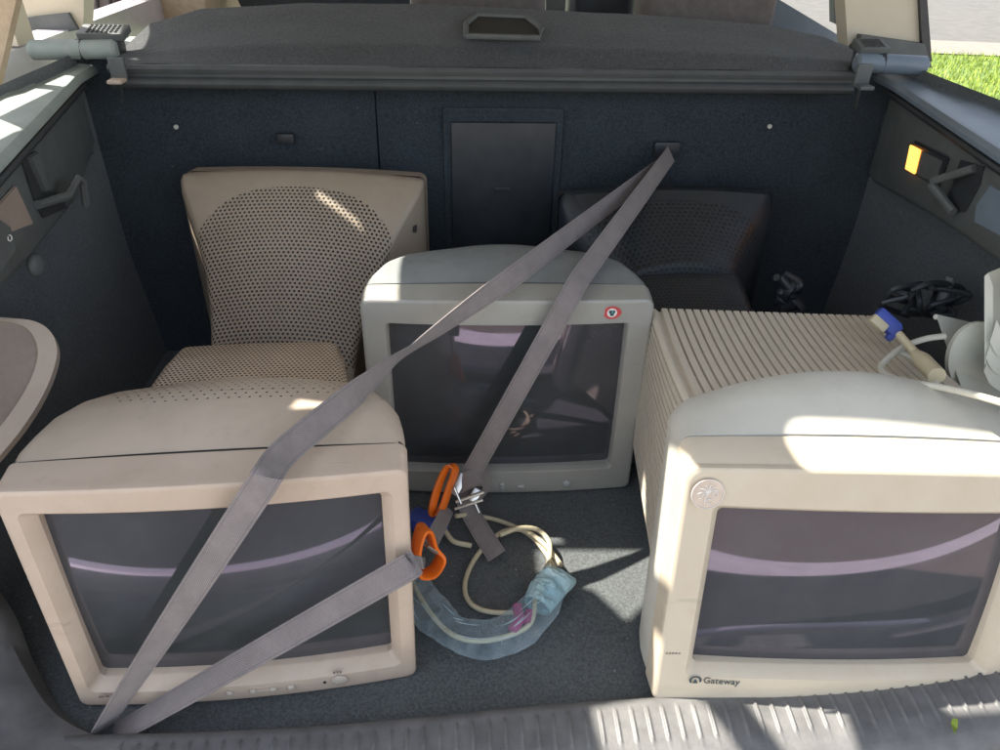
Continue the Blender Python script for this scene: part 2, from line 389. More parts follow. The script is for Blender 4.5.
# ribbed rear housing: a fine outline pressed in at every groove
def ribbed(hw, zb, zt, ng=28, gd=.0060):
    P = []; r = .007
    base = [(0, zb), (hw-.02, zb)]
    P += base
    nside = 20; hs = zt-r-(zb+.012)
    for k in range(nside):
        z0 = zb+.012+hs*k/nside; dz = hs/nside
        for f, d in ((0, 0), (.72, 0), (.75, gd), (.96, gd)): P.append((hw-d, z0+dz*f))
    for i in range(5):
        a = i/5*math.pi/2; P.append((hw-r+r*math.cos(a), zt-r+r*math.sin(a)))
    wt = 2*(hw-r-.008)
    P.append((hw-r, zt))
    for k in range(ng):
        x0 = (hw-r-.008)-wt*k/ng; dx = wt/ng
        for f, d in ((0, 0), (.72, 0), (.75, gd), (.96, gd)): P.append((x0-dx*f, zt-d))
    P.append((-(hw-r), zt))
    for i in range(5):
        a = math.pi/2+(i+1)/6*math.pi/2; P.append((-(hw-r)+r*math.cos(a), zt-r+r*math.sin(a)))
    for k in range(nside-1, -1, -1):
        z0 = zb+.012+hs*k/nside; dz = hs/nside
        for f, d in ((.96, gd), (.75, gd), (.72, 0), (0, 0)): P.append((-(hw-d), z0+dz*f))
    P.append((-(hw-.02), zb))
    return P
rr = []
for k in range(15):
    t = k/14; y = .085+t*.285
    zt = .350+.048*t**1.7
    hw = .198-.011*t; zb = .045+.115*t
    rr.append((y, ribbed(hw, zb, zt)))
bm = loft(rr); link('ribbed_housing', bm, 'ivory_rib', root, angle=20)
tx = text_mesh('maker_name', 'Gateway', .0125, 'darkink', root, (-.1665, 0, .0335), -.02)
for v in tx.data.vertices: v.co.y = v.co.y*.5+frontier(.009, W/2, v.co.x)-.0012
bm = bmesh.new()
for a0 in range(14):     # broken ring emblem with a small peak
    t = R(-30+a0*18.4); t2 = R(-30+(a0+1)*18.4); cx, cz = -.176, .0375
    vs = [bm.verts.new((cx+q*1.25*math.cos(tt), -.0052, cz+q*math.sin(tt))) for q, tt in ((.0062, t), (.0062, t2), (.0040, t2), (.0040, t))]
    bm.faces.new(vs)
vs = [bm.verts.new((-.176+x, -.0052, .0375+z)) for x, z in ((-.0035, -.0045), (0, .002), (.0035, -.0045))]; bm.faces.new(vs)
link('maker_emblem', bm, 'darkink', root, False)
bm = bmesh.new()
for i in range(5): box(bm, (-.2150+i*.0038, -.0018, .0745), (.0026, .0006, .0022))
link('model_mark', bm, 'faint', root)
# round clear sticker with palm tree and letter
sb = bmesh.new(); cx, cz = -.1985, .2915; oval(sb, cx, cz, .0185, .0185, -.0042); st = link('palm_sticker', sb, 'pinkmark', root, False)
bm = bmesh.new(); yy = -.0049
ringp = [V((cx+.0178*math.cos(2*math.pi*i/40), yy, cz+.0178*math.sin(2*math.pi*i/40))) for i in range(41)]; tube(bm, ringp, .0005, 5, False)
cr = V((cx+.001, yy, cz+.002))
tube(bm, catmull([cr, cr+V((-.0025, 0, -.005)), cr+V((-.003, 0, -.0135))], 4), .0007, 5)
for ang in (15, 50, 85, 120, 155, 185, 215):
    a = R(ang); d = V((math.cos(a), 0, math.sin(a))); tube(bm, catmull([cr, cr+d*.006+V((0, 0, .0015)), cr+d*.012+V((0, 0, -.0008))], 4), .0006, 5)
cc = V((cx+.003, yy, cz-.0085)); tube(bm, [cc+V((.0035*math.cos(R(40+28*i)), 0, .003*math.sin(R(40+28*i)))) for i in range(11)], .0006, 5)
c2 = V((cx+.0085, yy, cz+.0005)); tube(bm, [c2+V((.003*math.cos(R(36*i)), 0, .003*math.sin(R(36*i)))) for i in range(11)], .0005, 5)
link('palm_outline', bm, 'whiteink', st)
# ------------------------------------------------------------------ MONITOR back left, seen from behind
PB = (-.318, 1.352, .0, math.pi-.03, 0, 0)
root = empty('crt_monitor', pose(PB), 'tan tube monitor turned away at back left, big perforated back facing the opening', 'monitor', None)
W, H = .425, .418; front(root, W, H, (-.175, .175, .06, .35), 'tan', .006)
bm = loft([(.030, sec(.209, .01, H-.001, .006, .008)), (.042, sec(.212, .01, H+.008, .010, .008)), (.056, sec(.213, .01, H+.012, .012, .008)), (.066, sec(.212, .01, H+.010, .013, .008)),
           (.085, sec(.206, .01, H+.000, .014, .010)), (.11, sec(.192, .01, .400, .016, .010)), (.14, sec(.174, .01, .374, .018, .010)), (.17, sec(.158, .01, .346, .018, .010)), (.20, sec(.145, .01, .317, .018, .010)),
           (.24, sec(.131, .01, .278, .016, .010)), (.28, sec(.122, .01, .241, .014, .010)), (.31, sec(.118, .01, .212, .012, .010)), (.33, sec(.116, .015, .17, .010, .010))])
link('cabinet', bm, 'tan_perf', root, angle=50)
bm = bmesh.new(); box(bm, (-.1985, .095, .345), (.006, .022, .011), bev=.0015); link('side_slot', bm, 'seam', root)
# ------------------------------------------------------------------ MONITOR back right in shade
PD = (.325, 1.345, .0, math.pi+.05, 0, 0)
root = empty('crt_monitor', pose(PD), 'dark grey perforated tube monitor standing in deep shade at back right behind the straps', 'monitor', None)
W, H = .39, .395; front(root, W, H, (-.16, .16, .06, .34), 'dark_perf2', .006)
bm = loft([(.030, sec(.19, .01, H, .004, .012)), (.042, sec(.194, .01, H+.010, .006, .02)), (.06, sec(.194, .01, H+.012, .010, .03)),
           (.09, sec(.180, .01, .388, .02, .04)), (.13, sec(.150, .01, .364, .03, .04)), (.17, sec(.124, .02, .343, .034, .035)), (.195, sec(.112, .02, .330, .03, .03)), (.20, sec(.10, .02, .31, .02, .03))])
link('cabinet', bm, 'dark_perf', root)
bm = loft([(.15, sec(.10, .03, .318, .006, .02)), (.19, sec(.104, .03, .316, .008, .02)), (.24, sec(.112, .03, .295, .010, .024)), (.30, sec(.128, .03, .262, .012, .03)), (.35, sec(.140, .03, .235, .012, .03)), (.36, sec(.136, .04, .22, .012, .03))])
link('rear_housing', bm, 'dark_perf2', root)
# ------------------------------------------------------------------ rounded piece at the left edge
o = V((-.60, .86, .27)); nrm = V((.28, -.60, .75)).normalized()
outl = [(-60, 312), (-20, 316), (10, 318), (34, 321), (50, 331), (57, 348), (54, 368), (44, 393), (28, 420), (8, 446), (-25, 482), (-60, 500), (-90, 460), (-95, 360)]
inn = [(-60, 318), (-22, 320), (4, 321), (20, 325), (32, 334), (38, 350), (36, 366), (29, 384), (16, 406), (-2, 430), (-30, 460), (-58, 478), (-80, 450), (-84, 360)]
def closed(P, n=6):
    P2 = P[-2:]+P+P[:2]; c = catmull([at_plane(a, b, o, nrm) for a, b in P2], n); return c[2*n:-2*n-1+1][:len(P)*n]
oo, ii = closed(outl), closed(inn)
root = empty('monitor_stand', Matrix.Translation(o), 'rounded beige rimmed plastic piece with smoky grey face, cut by the left frame edge', 'plastic stand')
bm = bmesh.new(); L0 = []
for ringp, off in ((oo, -.018), (oo, -.004), (oo, 0), (ii, .002), (ii, -.004)):
    L0.append([bm.verts.new(p+nrm*off-o) for p in ringp])
for a, b in zip(L0, L0[1:]):
    for i in range(len(a)): bm.faces.new((a[i], a[(i+1) % len(a)], b[(i+1) % len(a)], b[i]))
bm.faces.new(L0[0]); link('rim', bm, 'beige_rim', root)
bm = bmesh.new(); bm.faces.new([bm.verts.new(p-nrm*.001-o) for p in ii]); link('face_plate', bm, 'face', root)
# ------------------------------------------------------------------ CAR
car = empty('station_wagon', CAR, 'dark grey car interior with open cargo area, carpeted walls, folding seat backs and ribbed sill', 'car')
def P3(w): return CARI @ V(w)
def quadgrid(bm, f, nu, nv, flip=False):
    g = [[bm.verts.new(f(i/nu, j/nv)) for i in range(nu+1)] for j in range(nv+1)]
    for j in range(nv):
        for i in range(nu):
            q = (g[j][i], g[j][i+1], g[j+1][i+1], g[j+1][i]); bm.faces.new(q[::-1] if flip else q)
XL, XR, YB = -.665, .815, 1.425
# floor: one carpet sheet with slight waves
bm = bmesh.new()
def ff(u, v):
    x = XL-.02+u*(XR-XL+.04); y = .50+v*(YB-.47)
    return V((x, y, -.001+.003*noise.noise(V((x*4, y*4, 0)))))
quadgrid(bm, ff, 60, 40)
for v in bm.verts: v.co.z -= .002
link('cargo_floor', bm, 'floor', car)
# seat back wall with panel, seams
bm = bmesh.new()
def sb_(x0, x1):
    def f(u, v):
        x = x0+u*(x1-x0); z = -.01+v*.60
        e = .010*(max(0, 1-min(u, 1-u)*(x1-x0)/.02))**2
        return V((x, YB+.02*v*v+e-.004*math.sin(v*3), z))
    return f
for x0, x1 in ((XL-.02, -.155), (-.152, XR+.02)):
    bm = bmesh.new(); quadgrid(bm, sb_(x0, x1), 60, 24, True); box(bm, ((x0+x1)/2+.002, YB+.06, .29), (x1-x0+.01, .06, .60)); link('seat_back', bm, 'seatback', car)
pc = [P3(at(x, y, y=1.40)) for x, y in ((443, 112), (566, 112), (562, 262), (440, 262))]
bm = bmesh.new(); cx = (pc[0].x+pc[1].x)/2; cz = (pc[0].z+pc[3].z)/2; sw, sh = abs(pc[1].x-pc[0].x), abs(pc[0].z-pc[3].z)
box(bm, (cx, YB+.004, cz), (sw, .018, sh), bev=.007, seg=3); hp = link('ski_hatch', bm, 'seatback', car)
bm = bmesh.new(); box(bm, (cx, YB-.006, cz-.006), (sw-.026, .010, sh-.03), bev=.004, seg=3); link('hatch_door', bm, 'trim_d', hp)
bm = bmesh.new(); box(bm, (cx, YB-.013, cz+.0), (.030, .004, .008), bev=.001); link('hatch_latch', bm, 'trim_d', hp)
for a, b in ((176, 127), (777, 132)):
    p = P3(at(a, b, y=1.40)); bm = bmesh.new(); disc(bm, (p.x, YB-.004, p.z), .0042, .004); link('plastic_clip', bm, 'white_pl', car)
p = P3(at(285, 140, y=1.40)); bm = bmesh.new(); box(bm, (p.x, YB-.003, p.z), (.03, .012, .018), bev=.002); link('anchor_cover', bm, 'trim_d', car)
p = P3(at(671, 155, y=1.40)); bm = bmesh.new(); box(bm, (p.x, YB-.003, p.z), (.05, .012, .03), bev=.004); link('anchor_plate', bm, 'trim_d', car)
# side walls
for side, X in ((-1, XL), (1, XR)):
    bm = bmesh.new()
    def fw(u, v, X=X, side=side):
        y = .56+u*(YB-.55); z = -.005+v*.60
        return V((X-side*.03*(1-v)**3+.004*noise.noise(V((y*5, z*5, side))), y, z))
    quadgrid(bm, fw, 50, 24, side > 0); link('side_wall', bm, 'wall', car)
# ledge + overhanging trim band
led = {-1: [P3(at(0, 156, z=.575)), P3(at(82, 71, z=.575))], 1: [P3(at(1000, 150, z=.575)), P3(at(895, 82, z=.575))]}
def ledge_x(side, y):
    a, b = led[side]; return a.x+(b.x-a.x)*(y-a.y)/(b.y-a.y)
def band_pt(px, py, side):
    a, b = led[side]; d = (b-a).normalized(); n = V((-d.y, d.x, 0)); o_ = V((a.x+side*.012, a.y, .5))
    W_ = at_plane(px, py, CAR @ o_, CAR.to_3x3() @ n); return P3(W_)
for side in (-1, 1):
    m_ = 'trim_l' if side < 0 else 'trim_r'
    y0, y1 = .74, YB+.30; xo = side*.76+.075
    bm = bmesh.new()
    prof = lambda xi: [(xi, .560), (xi-side*.0, .566), (xi+side*.005, .573), (xi+side*.012, .575), (xi+side*.05, .576), (xo, .585), (xo, .50)]
    rows = []
    for k in range(9):
        y = y0+(y1-y0)*k/8; xi = ledge_x(side, min(y, 1.40))
        rows.append([bm.verts.new((x, y, z)) for x, z in prof(xi)])
    for a, b in zip(rows, rows[1:]):
        for i in range(len(a)-1): bm.faces.new((a[i], a[i+1], b[i+1], b[i]))
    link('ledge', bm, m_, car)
    # rounded lip and channel just below the ledge edge
    bm = bmesh.new()
    for dx, dz, r_ in ((.004, .552, .006), (.018, .530, .0045)):
        tube(bm, [V((ledge_x(side, y)+side*dx, y, dz)) for y in (.74, .95, 1.15, 1.38)], r_, 8)
    link('seal_strip', bm, 'trim_d', car)
    # plastic band
    A = [(0, 165), (0, 296), (75, 208), (104, 130), (95, 84)] if side < 0 else [(1000, 160), (1000, 268), (925, 215), (868, 182), (858, 110), (885, 90)]
    zl = sorted([(lambda p: (p.y, p.z))(band_pt(a, b, side)) for a, b in (((0, 296), (37, 256), (60, 226), (80, 200), (103, 130)) if side < 0 else ((1000, 268), (960, 238), (925, 215), (868, 182), (852, 112)))])
    def zlow(y):
        if y <= zl[0][0]: return zl[0][1]+(y-zl[0][0])*(zl[1][1]-zl[0][1])/(zl[1][0]-zl[0][0])
        for (ya, za), (yb_, zb_) in zip(zl, zl[1:]):
            if y <= yb_: return za+(zb_-za)*(y-ya)/(yb_-ya)
        return zl[-1][1]
    bm = bmesh.new(); rows = []
    for k in range(25):
        y = .74+(1.385-.74)*k/24; xi = ledge_x(side, y)+side*.012
        zb = min(.52, max(.30, zlow(y)))
        row = [V((xi+side*.012, y, .56)), V((xi, y, .535)), V((xi, y, (zb+.535)/2)), V((xi, y, zb+.012)), V((xi+side*.006, y, zb+.003)), V((xi+side*.02, y, zb)), V((side*.73+.075, y, zb-.004))]
        rows.append([bm.verts.new(q) for q in row])
    for a, b in zip(rows, rows[1:]):
        for i in range(len(a)-1): bm.faces.new((a[i], a[i+1], b[i+1], b[i]))
    band = link('trim_band', bm, 'trim', car, angle=50)
def on_band(name, pts, side, thick, mat, parent=None, off=0., bev=.003):
    """flat moulded piece lying on the side band (outline given where it sits)"""
    q = [band_pt(a, b, side) for a, b in pts]; n = V((-side, 0, 0))
    bm = bmesh.new(); prism(bm, [p+n*off for p in q], n*thick)
    if bev: bmesh.ops.bevel(bm, geom=bm.edges[:], offset=bev, segments=2, affect='EDGES')
    return link(name, bm, mat, parent or car)
# right: lamp, hook in its recess, pocket
lh = on_band('cargo_lamp', [(916, 140), (951, 157), (940, 189), (908, 169)], 1, .006, 'trim_d')
on_band('lamp_lens', [(915, 145), (925, 150), (919, 174), (910, 169)], 1, .003, 'lamp_on', lh, off=.006, bev=.0008)
on_band('lamp_cover', [(927, 151), (947, 161), (939, 184), (921, 174)], 1, .002, 'trim', lh, off=.006, bev=.0006)
rc = on_band('hook_recess', [(962, 160), (985, 166), (981, 185), (966, 212), (950, 214), (948, 200), (955, 180)], 1, .002, 'trim_d', off=.0005, bev=0)
q = [band_pt(a, b, 1) for a, b in ((978, 168), (950, 181), (948, 184), (960, 212))]
bm = bmesh.new(); tube(bm, [q[0]+V((-.004, 0, 0)), q[1]+V((-.026, 0, 0)), q[2]+V((-.026, 0, 0)), q[3]+V((-.010, 0, 0))], .0062, 8); link('bag_hook', bm, 'trim', rc)
on_band('pocket', [(978, 205), (992, 185), (1010, 195), (1010, 240), (976, 222)], 1, .003, 'trim_r', bev=.001)
# left: recess with hook, pocket cover, round knob
rc = on_band('hook_recess', [(20, 160), (26, 158), (42, 190), (58, 193), (66, 208), (42, 218), (34, 204)], -1, .002, 'trim_d', off=.0005, bev=0)
q = [band_pt(a, b, -1) for a, b in ((34, 205), (52, 196), (55, 178), (61, 182), (70, 205))]
bm = bmesh.new(); tube(bm, [q[0]+V((.004, 0, 0)), q[1]+V((.022, 0, 0)), q[2]+V((.032, 0, 0)), q[3]+V((.032, 0, 0)), q[4]+V((.024, 0, 0))], .006, 8); link('bag_hook', bm, 'trim', rc)
on_band('trim_rib', [(24, 156), (33, 151), (45, 190), (40, 192)], -1, .008, 'trim', bev=.002)
on_band('pocket_cover', [(-12, 212), (13, 185), (31, 224), (8, 232), (-12, 236)], -1, .004, 'panel_grey', bev=.0015)
on_band('socket_cover', [(-14, 214), (4, 226), (10, 250), (-14, 285)], -1, .008, 'trim', bev=.002)
q = band_pt(1.5, 238, -1); bm = bmesh.new()
for i in range(9):
    pass
tube(bm, [q+V((.0095, .004*math.sin(R(40*i)), .0035*math.cos(R(40*i)))) for i in range(9)], .0007, 5); link('printed_letter', bm, 'whiteink', car)
p = P3(at(36, 265, x=-.63)); bm = bmesh.new(); bmesh.ops.create_uvsphere(bm, u_segments=20, v_segments=12, radius=.017, matrix=Matrix.Translation(p) @ Matrix.Diagonal((.55, 1, 1, 1))); link('round_knob', bm, 'trim', car)
# corner trim at the left front, tail-gate sill
def sill_xy(t):   # t 0..1 left to right along the front edge of the floor
    pts = catmull([at(40, 742, z=.010), at(110, 742, z=.010), at(260, 737, z=.010), at(400, 727, z=.010), at(560, 711, z=.010), at(760, 697, z=.012), at(900, 683, z=.022), at(1000, 662, z=.036), at(1090, 618, z=.06)], 10)
    f = t*(len(pts)-1); i = min(int(f), len(pts)-2); return P3(pts[i].lerp(pts[i+1], f-i))
NS = 1700
bm = bmesh.new(); rows = []
for k in range(NS+1):
    t = k/NS; p = sill_xy(t)
    s_ = p.x; rib = 0.
    ph = (s_/.0190) % 1.0
    inr = 1 if -.40 < s_ < .75 else 0
    rib = .0030*max(0, min(1, min(ph-.34, .62-ph)*11)) if inr else 0
    end = max(0, min(1, min(t-.0, 1-t)/.06))
    lift = .02*(1-end)
    row = []
    for dy, z, rf in ((.012, .0, 0), (.006, .010, 0), (.0, .017, 0), (-.008, .019, 0), (-.012, .0185, 0), (-.015, .0185, 1), (-.032, .018, 1), (-.050, .016, 1), (-.053, .016, .6), (-.056, .0155, 0), (-.075, .014, 0), (-.09, .006, 0), (-.10, -.02, 0), (-.105, -.07, 0)):
        row.append(bm.verts.new((p.x, p.y+dy, z+p.z-.004+rib*rf+.0003*noise.noise(V((p.x*30, dy*60, 0))))))
    rows.append(row)
for a, b in zip(rows, rows[1:]):
    for i in range(len(a)-1): bm.faces.new((a[i], a[i+1], b[i+1], b[i]))
link('sill_plate', bm, 'sill', car, angle=60)
bm = bmesh.new()
cp = [at(-90, 520, z=.16), at(-20, 600, z=.10), at(8, 660, z=.05), at(40, 712, z=.026), at(80, 738, z=.020), at(130, 752, z=.018)]
cp = catmull([P3(q) for q in cp], 8)
rows = []
for i, q in enumerate(cp):
    t = i/(len(cp)-1)
    rows.append([bm.verts.new(q+V(d)) for d in ((.016-.01*t, .02, -.03), (.006, .008, -.004), (0, 0, .0), (-.012, -.010, .006), (-.05, -.035, .004), (-.10, -.07, -.01), (-.14, -.10, -.06))])
for a, b in zip(rows, rows[1:]):
    for i in range(len(a)-1): bm.faces.new((a[i], a[i+1], b[i+1], b[i]))
link('corner_trim', bm, 'trim_c', car)
# unseen bumper, coloured pale and set low to put the streak on the screens
def streak_bumper(name, prof, mat, parent):
    bm = bmesh.new(); rows = []
    for k in range(41):
        x = -.85+1.85*k/40; y = .10*((x-.075)/.93)**2
        rows.append([bm.verts.new((x, y+dy, z)) for dy, z in prof])
    for a, b in zip(rows, rows[1:]):
        for i in range(len(a)-1): bm.faces.new((a[i], a[i+1], b[i+1], b[i]))
    return link(name, bm, mat, parent)
bp = streak_bumper('streak_bumper', [(.045, -.242), (.035, -.235), (.0, -.237), (-.020, -.252), (-.03, -.28), (-.01, -.42), (.3, -.45)], 'paint', car)
streak_bumper('bumper_step', [(.52, -.075), (.40, -.082), (.30, -.100), (.055, -.232), (.04, -.25)], 'trim_d', bp)
# unseen body panels on the left and overhead; openings cut to place the sun patches
def slab(name, poly, x0, x1, mat):
    bm = bmesh.new(); prism(bm, [V((x0, y, z)) for y, z in poly], V((x1-x0, 0, 0))); return link(name, bm, mat, car, False)
XO = -.76
slab('body_side', [(.42, -.45), (2.9, -.45), (2.9, .60), (.80, .60), (.55, .55), (.42, .2)], XO, XO-.06, 'paint')
slab('body_side', [(.42, -.45), (2.9, -.45), (2.9, .50), (.62, .50), (.42, .2)], .90, .96, 'paint')
slab('sun_mask_pillar', [(.50, .56), (.92, .603), (.93, .868), (.62, 1.04)], XO, XO-.05, 'cream')
slab('sun_mask_pillar', [(1.44, .603), (1.50, .603), (1.49, .803), (1.42, .803)], XO, XO-.05, 'cream')
slab('sun_mask_rail', [(.60, .868), (1.12, .868), (1.14, .79), (1.50, .79), (1.50, .965), (3.0, .965), (3.0, 1.048), (.60, 1.048)], XO, XO-.008, 'cream')  # lower edge stepped to keep stray sun off the monitors
def holed(name, outer, holes, z, th, mat, parent=None):
    bm = bmesh.new()
    def loop(p):
        vs = [bm.verts.new((x, y, z)) for x, y in p]
        for a, b in zip(vs, vs[1:]+vs[:1]): bm.edges.new((a, b))
    loop(outer)
    for h in holes: loop(h)
    bmesh.ops.triangle_fill(bm, use_beauty=True, use_dissolve=False, edges=bm.edges[:])
    r = bmesh.ops.extrude_face_region(bm, geom=bm.faces[:])
    bmesh.ops.translate(bm, verts=[v for v in r['geom'] if isinstance(v, bmesh.types.BMVert)], vec=(0, 0, th))
    return link(name, bm, mat, parent or car, False)
def ov(p):   # openings given in world x, y at the height of the roof
    return [tuple((CARI @ V((x, y, 1.05)))[:2]) for x, y in p]
def rnd(x0, y0, x1, y1, r):
    out = []
    for cx, cy, a0 in ((x1-r, y1-r, 0), (x0+r, y1-r, 90), (x0+r, y0+r, 180), (x1-r, y0+r, 270)):
        out += [(cx+r*math.cos(R(a0+15*k)), cy+r*math.sin(R(a0+15*k))) for k in range(7)]
    return out
tgo = holed('sun_mask_tailgate', [(-.86, .60), (1.0, .60), (1.0, .945), (-.86, .945)],  # unseen plate with slots that shape the sun patches
    [ov([(-.71, .892), (-.61, .912), (-.605, .938), (-.70, .918)]),
     ov([(-.572, .74), (-.385, .74), (-.455, .90), (-.49, .872), (-.585, .85)]), ov([(-.345, .74), (-.275, .74), (-.265, .84), (-.30, .925), (-.425, .925)]),
     ov(rnd(-.165, .825, .45, .905, .035))], 1.05, .02, 'trim_d')
def tgp(u, y):       # point on the sloping tailgate: u 0..1 across
    t = (.60-y)/.65; xa, xb = -.86+.14*t, 1.0-.14*t; return V((xa+(xb-xa)*u, y, 1.05+.43*t))
for nm, u0, u1, ya, yb_ in (('tailgate_panel', 0, 1, .60, .48), ('tailgate_panel', 0, .16, .48, .12), ('tailgate_panel', .84, 1, .48, .12), ('tailgate_panel', 0, 1, .12, -.05)):
    bm = bmesh.new(); prism(bm, [tgp(u0, ya), tgp(u1, ya), tgp(u1, yb_), tgp(u0, yb_)], V((0, .01, .03))); link(nm, bm, 'trim', tgo, False)
holed('sun_mask_roof', [(-.86, .946), (1.0, .946), (1.0, 3.2), (-.86, 3.2)],  # unseen plate, slotted to throw sun on the floor and monitor tops
    [ov([(-.66, 1.10), (-.58, 1.065), (-.53, .995), (-.49, 1.035), (-.40, 1.12), (-.40, 1.144), (-.66, 1.144)]), ov([(-.67, 1.15), (-.60, 1.15), (-.60, 1.31), (-.67, 1.31)]),
     ov([(-.755, 1.447), (-.745, 1.457), (-.68, 1.418), (-.682, 1.405)])], 1.05, .03, 'cream')
# right pillar and window frame, cream
def wbox(name, pts, ydepth, mat, yy):
    bm = bmesh.new(); q = [P3(at(a, b, y=yy)) for a, b in pts]; prism(bm, q, V((0, ydepth, 0))); return link(name, bm, mat, car, False)
wbox('rear_pillar', [(841, -60), (923, -60), (929, 50), (890, 44), (862, 34), (848, 46)], .05, 'cream', 1.62)
wbox('window_frame', [(917, -60), (923, -60), (932, 62), (924, 60), (922, 40)], .03, 'trim_d', 1.61)
wbox('pillar_foot', [(862, 35), (925, 44), (932, 68), (855, 60)], .04, 'trim', 1.60)
wbox('window_frame', [(833, -60), (842, -60), (841, 26), (834, 23)], .03, 'trim_d', 2.2)
wbox('window_sill', [(690, -12), (760, -12), (860, 48), (860, 60), (700, 60)], .05, 'trim_r', 1.9)
# left pillar
wbox('rear_pillar', [(20, -60), (86, -60), (83, 28), (74, 30), (68, 14), (22, 20)], .05, 'cream', 1.62)
wbox('pillar_foot', [(20, 18), (68, 13), (78, 30), (16, 40)], .03, 'trim', 1.61)
wbox('window_seal', [(-60, 200), (-30, 60), (14, -60), (30, -60), (-2, 80), (-30, 200)], .02, 'cream_seat', 1.25)
wbox('seat_side', [(84, -60), (104, -60), (118, 30), (84, 30)], .05, 'tan_seat', 2.1)
for a in (92, 105): wbox('seat_seam', [(a-2, -60), (a, -60), (a+8, 30), (a+6.4, 30)], .01, 'seam', 2.09)
wbox('seat_cushion', [(104, -60), (205, -60), (205, 30), (112, 30)], .4, 'cream_seat', 2.15)
wbox('door_trim', [(120, -60), (136, -60), (150, 30), (128, 30)], .05, 'cream', 2.1)
for a, b, c_, d, mt, yy in ((262, 250, -25, 20, 'tan_seat', 2.0), (478, 66, -30, 20, 'tan_seat', 1.75), (600, 34, -40, 20, 'trim_d', 2.0), (705, 68, -20, 19, 'tan_seat', 1.72)):
    p0, p1 = P3(at(a-b, d, y=yy)), P3(at(a+b, d, y=yy)); bm = bmesh.new()
    if a == 262: continue
    box(bm, ((p0.x+p1.x)/2, yy, p0.z+.04), (p1.x-p0.x, .11, .14), bev=.045, seg=5); link('headrest', bm, mt, car)
wbox('front_seat', [(208, -60), (410, -60), (410, 25), (250, 25)], .1, 'trim_d', 2.3)
wbox('front_seat', [(546, -60), (640, -60), (640, 25), (546, 25)], .1, 'trim', 2.5)
# rail hooks that hold the cover
for (a, b), sd in (((117, 78), -1), ((864, 84), 1)):
    p = P3(at(a, b, y=1.33)); bm = bmesh.new()
    box(bm, (p.x, p.y+.012, p.z+.012), (.026, .008, .036), bev=.002); hk = link('rail_bracket', bm, 'trim', car)
    bm = bmesh.new(); box(bm, (p.x, p.y-.004, p.z-.004), (.024, .026, .006), bev=.002); link('bracket_tab', bm, 'beige_l' if sd < 0 else 'trim', hk)
    p2 = P3(at(a-(2 if sd < 0 else -0), b+26, y=1.38)); bm = bmesh.new(); tube(bm, [p+V((0, .01, -.01)), p2+V((.006*sd*-1, .02, 0))], .0022, 6); link('guide_cord', bm, 'trim', car)
# ------------------------------------------------------------------ CARGO COVER (lifts out: its own thing)
cov = empty('cargo_cover', CAR, 'dark retracted roller cargo cover across the seat tops with a square pull handle', 'cargo cover')
yc = 1.375
a0, a1 = P3(at(112, 70, y=yc)), P3(at(864, 77, y=yc)); zc = .566
bm = bmesh.new(); rows = []
for k in range(31):
    x = a0.x+(a1.x-a0.x)*k/30
    rows.append([bm.verts.new((x, yc+.02+y, zc+z)) for y, z in ((.03, -.021), (.0, -.021), (-.012, -.019), (-.020, -.014), (-.022, -.009), (-.018, -.003), (-.008, .0), (-.008, .006), (-.016, .008), (-.018, .014), (-.014, .020), (.03, .022))])
for a, b in zip(rows, rows[1:]):
    for i in range(len(a)-1): bm.faces.new((a[i], a[i+1], b[i+1], b[i]))
bm.faces.new(rows[0]); bm.faces.new(rows[-1][::-1])
link('roller_housing', bm, 'trim_m', cov, angle=40)
# cloth panel rising behind
bm = bmesh.new()
topc = [(128, 44), (150, 24), (200, 9), (300, 3), (420, 4), (545, 10), (660, 16), (770, 25), (825, 37), (853, 50)]
def top_px(u):
    f = u*(len(topc)-1); i = min(int(f), len(topc)-2); t = f-i
    return topc[i][0]+(topc[i+1][0]-topc[i][0])*t, topc[i][1]+(topc[i+1][1]-topc[i][1])*t
def fp(u, v):
    tx, ty = top_px(u); T = P3(at(tx, ty, y=1.53)); bx = a0.x+.015+(a1.x-a0.x-.03)*u
    Bm = V((bx, yc+.012, zc+.021)); m1 = Bm.lerp(T, .30)+V((0, -.012, .006))
    q = Bm.lerp(m1, v/.3) if v < .3 else m1.lerp(T, (v-.3)/.7)
    return q+V((0, 0, .0015*noise.noise(V((q.x*12, q.y*30, 0)))))
quadgrid(bm, fp, 80, 20); link('cloth_flap', bm, 'cover', cov, angle=50)
hpz = [P3(at(a, b, y=1.400+(38-b)/23*.078)) for a, b in ((466, 36), (540, 38), (541, 29), (526, 17), (478, 15), (466, 24))]
hc = sum(hpz, V())/6
bm = bmesh.new(); tube(bm, [q for q in hpz]+[hpz[0]], .0050, 8); hd = link('pull_handle', bm, 'trim', cov)
bm = bmesh.new(); bm.faces.new([bm.verts.new(q+V((0, .002, 0))) for q in hpz]); link('handle_well', bm, 'seam', hd)
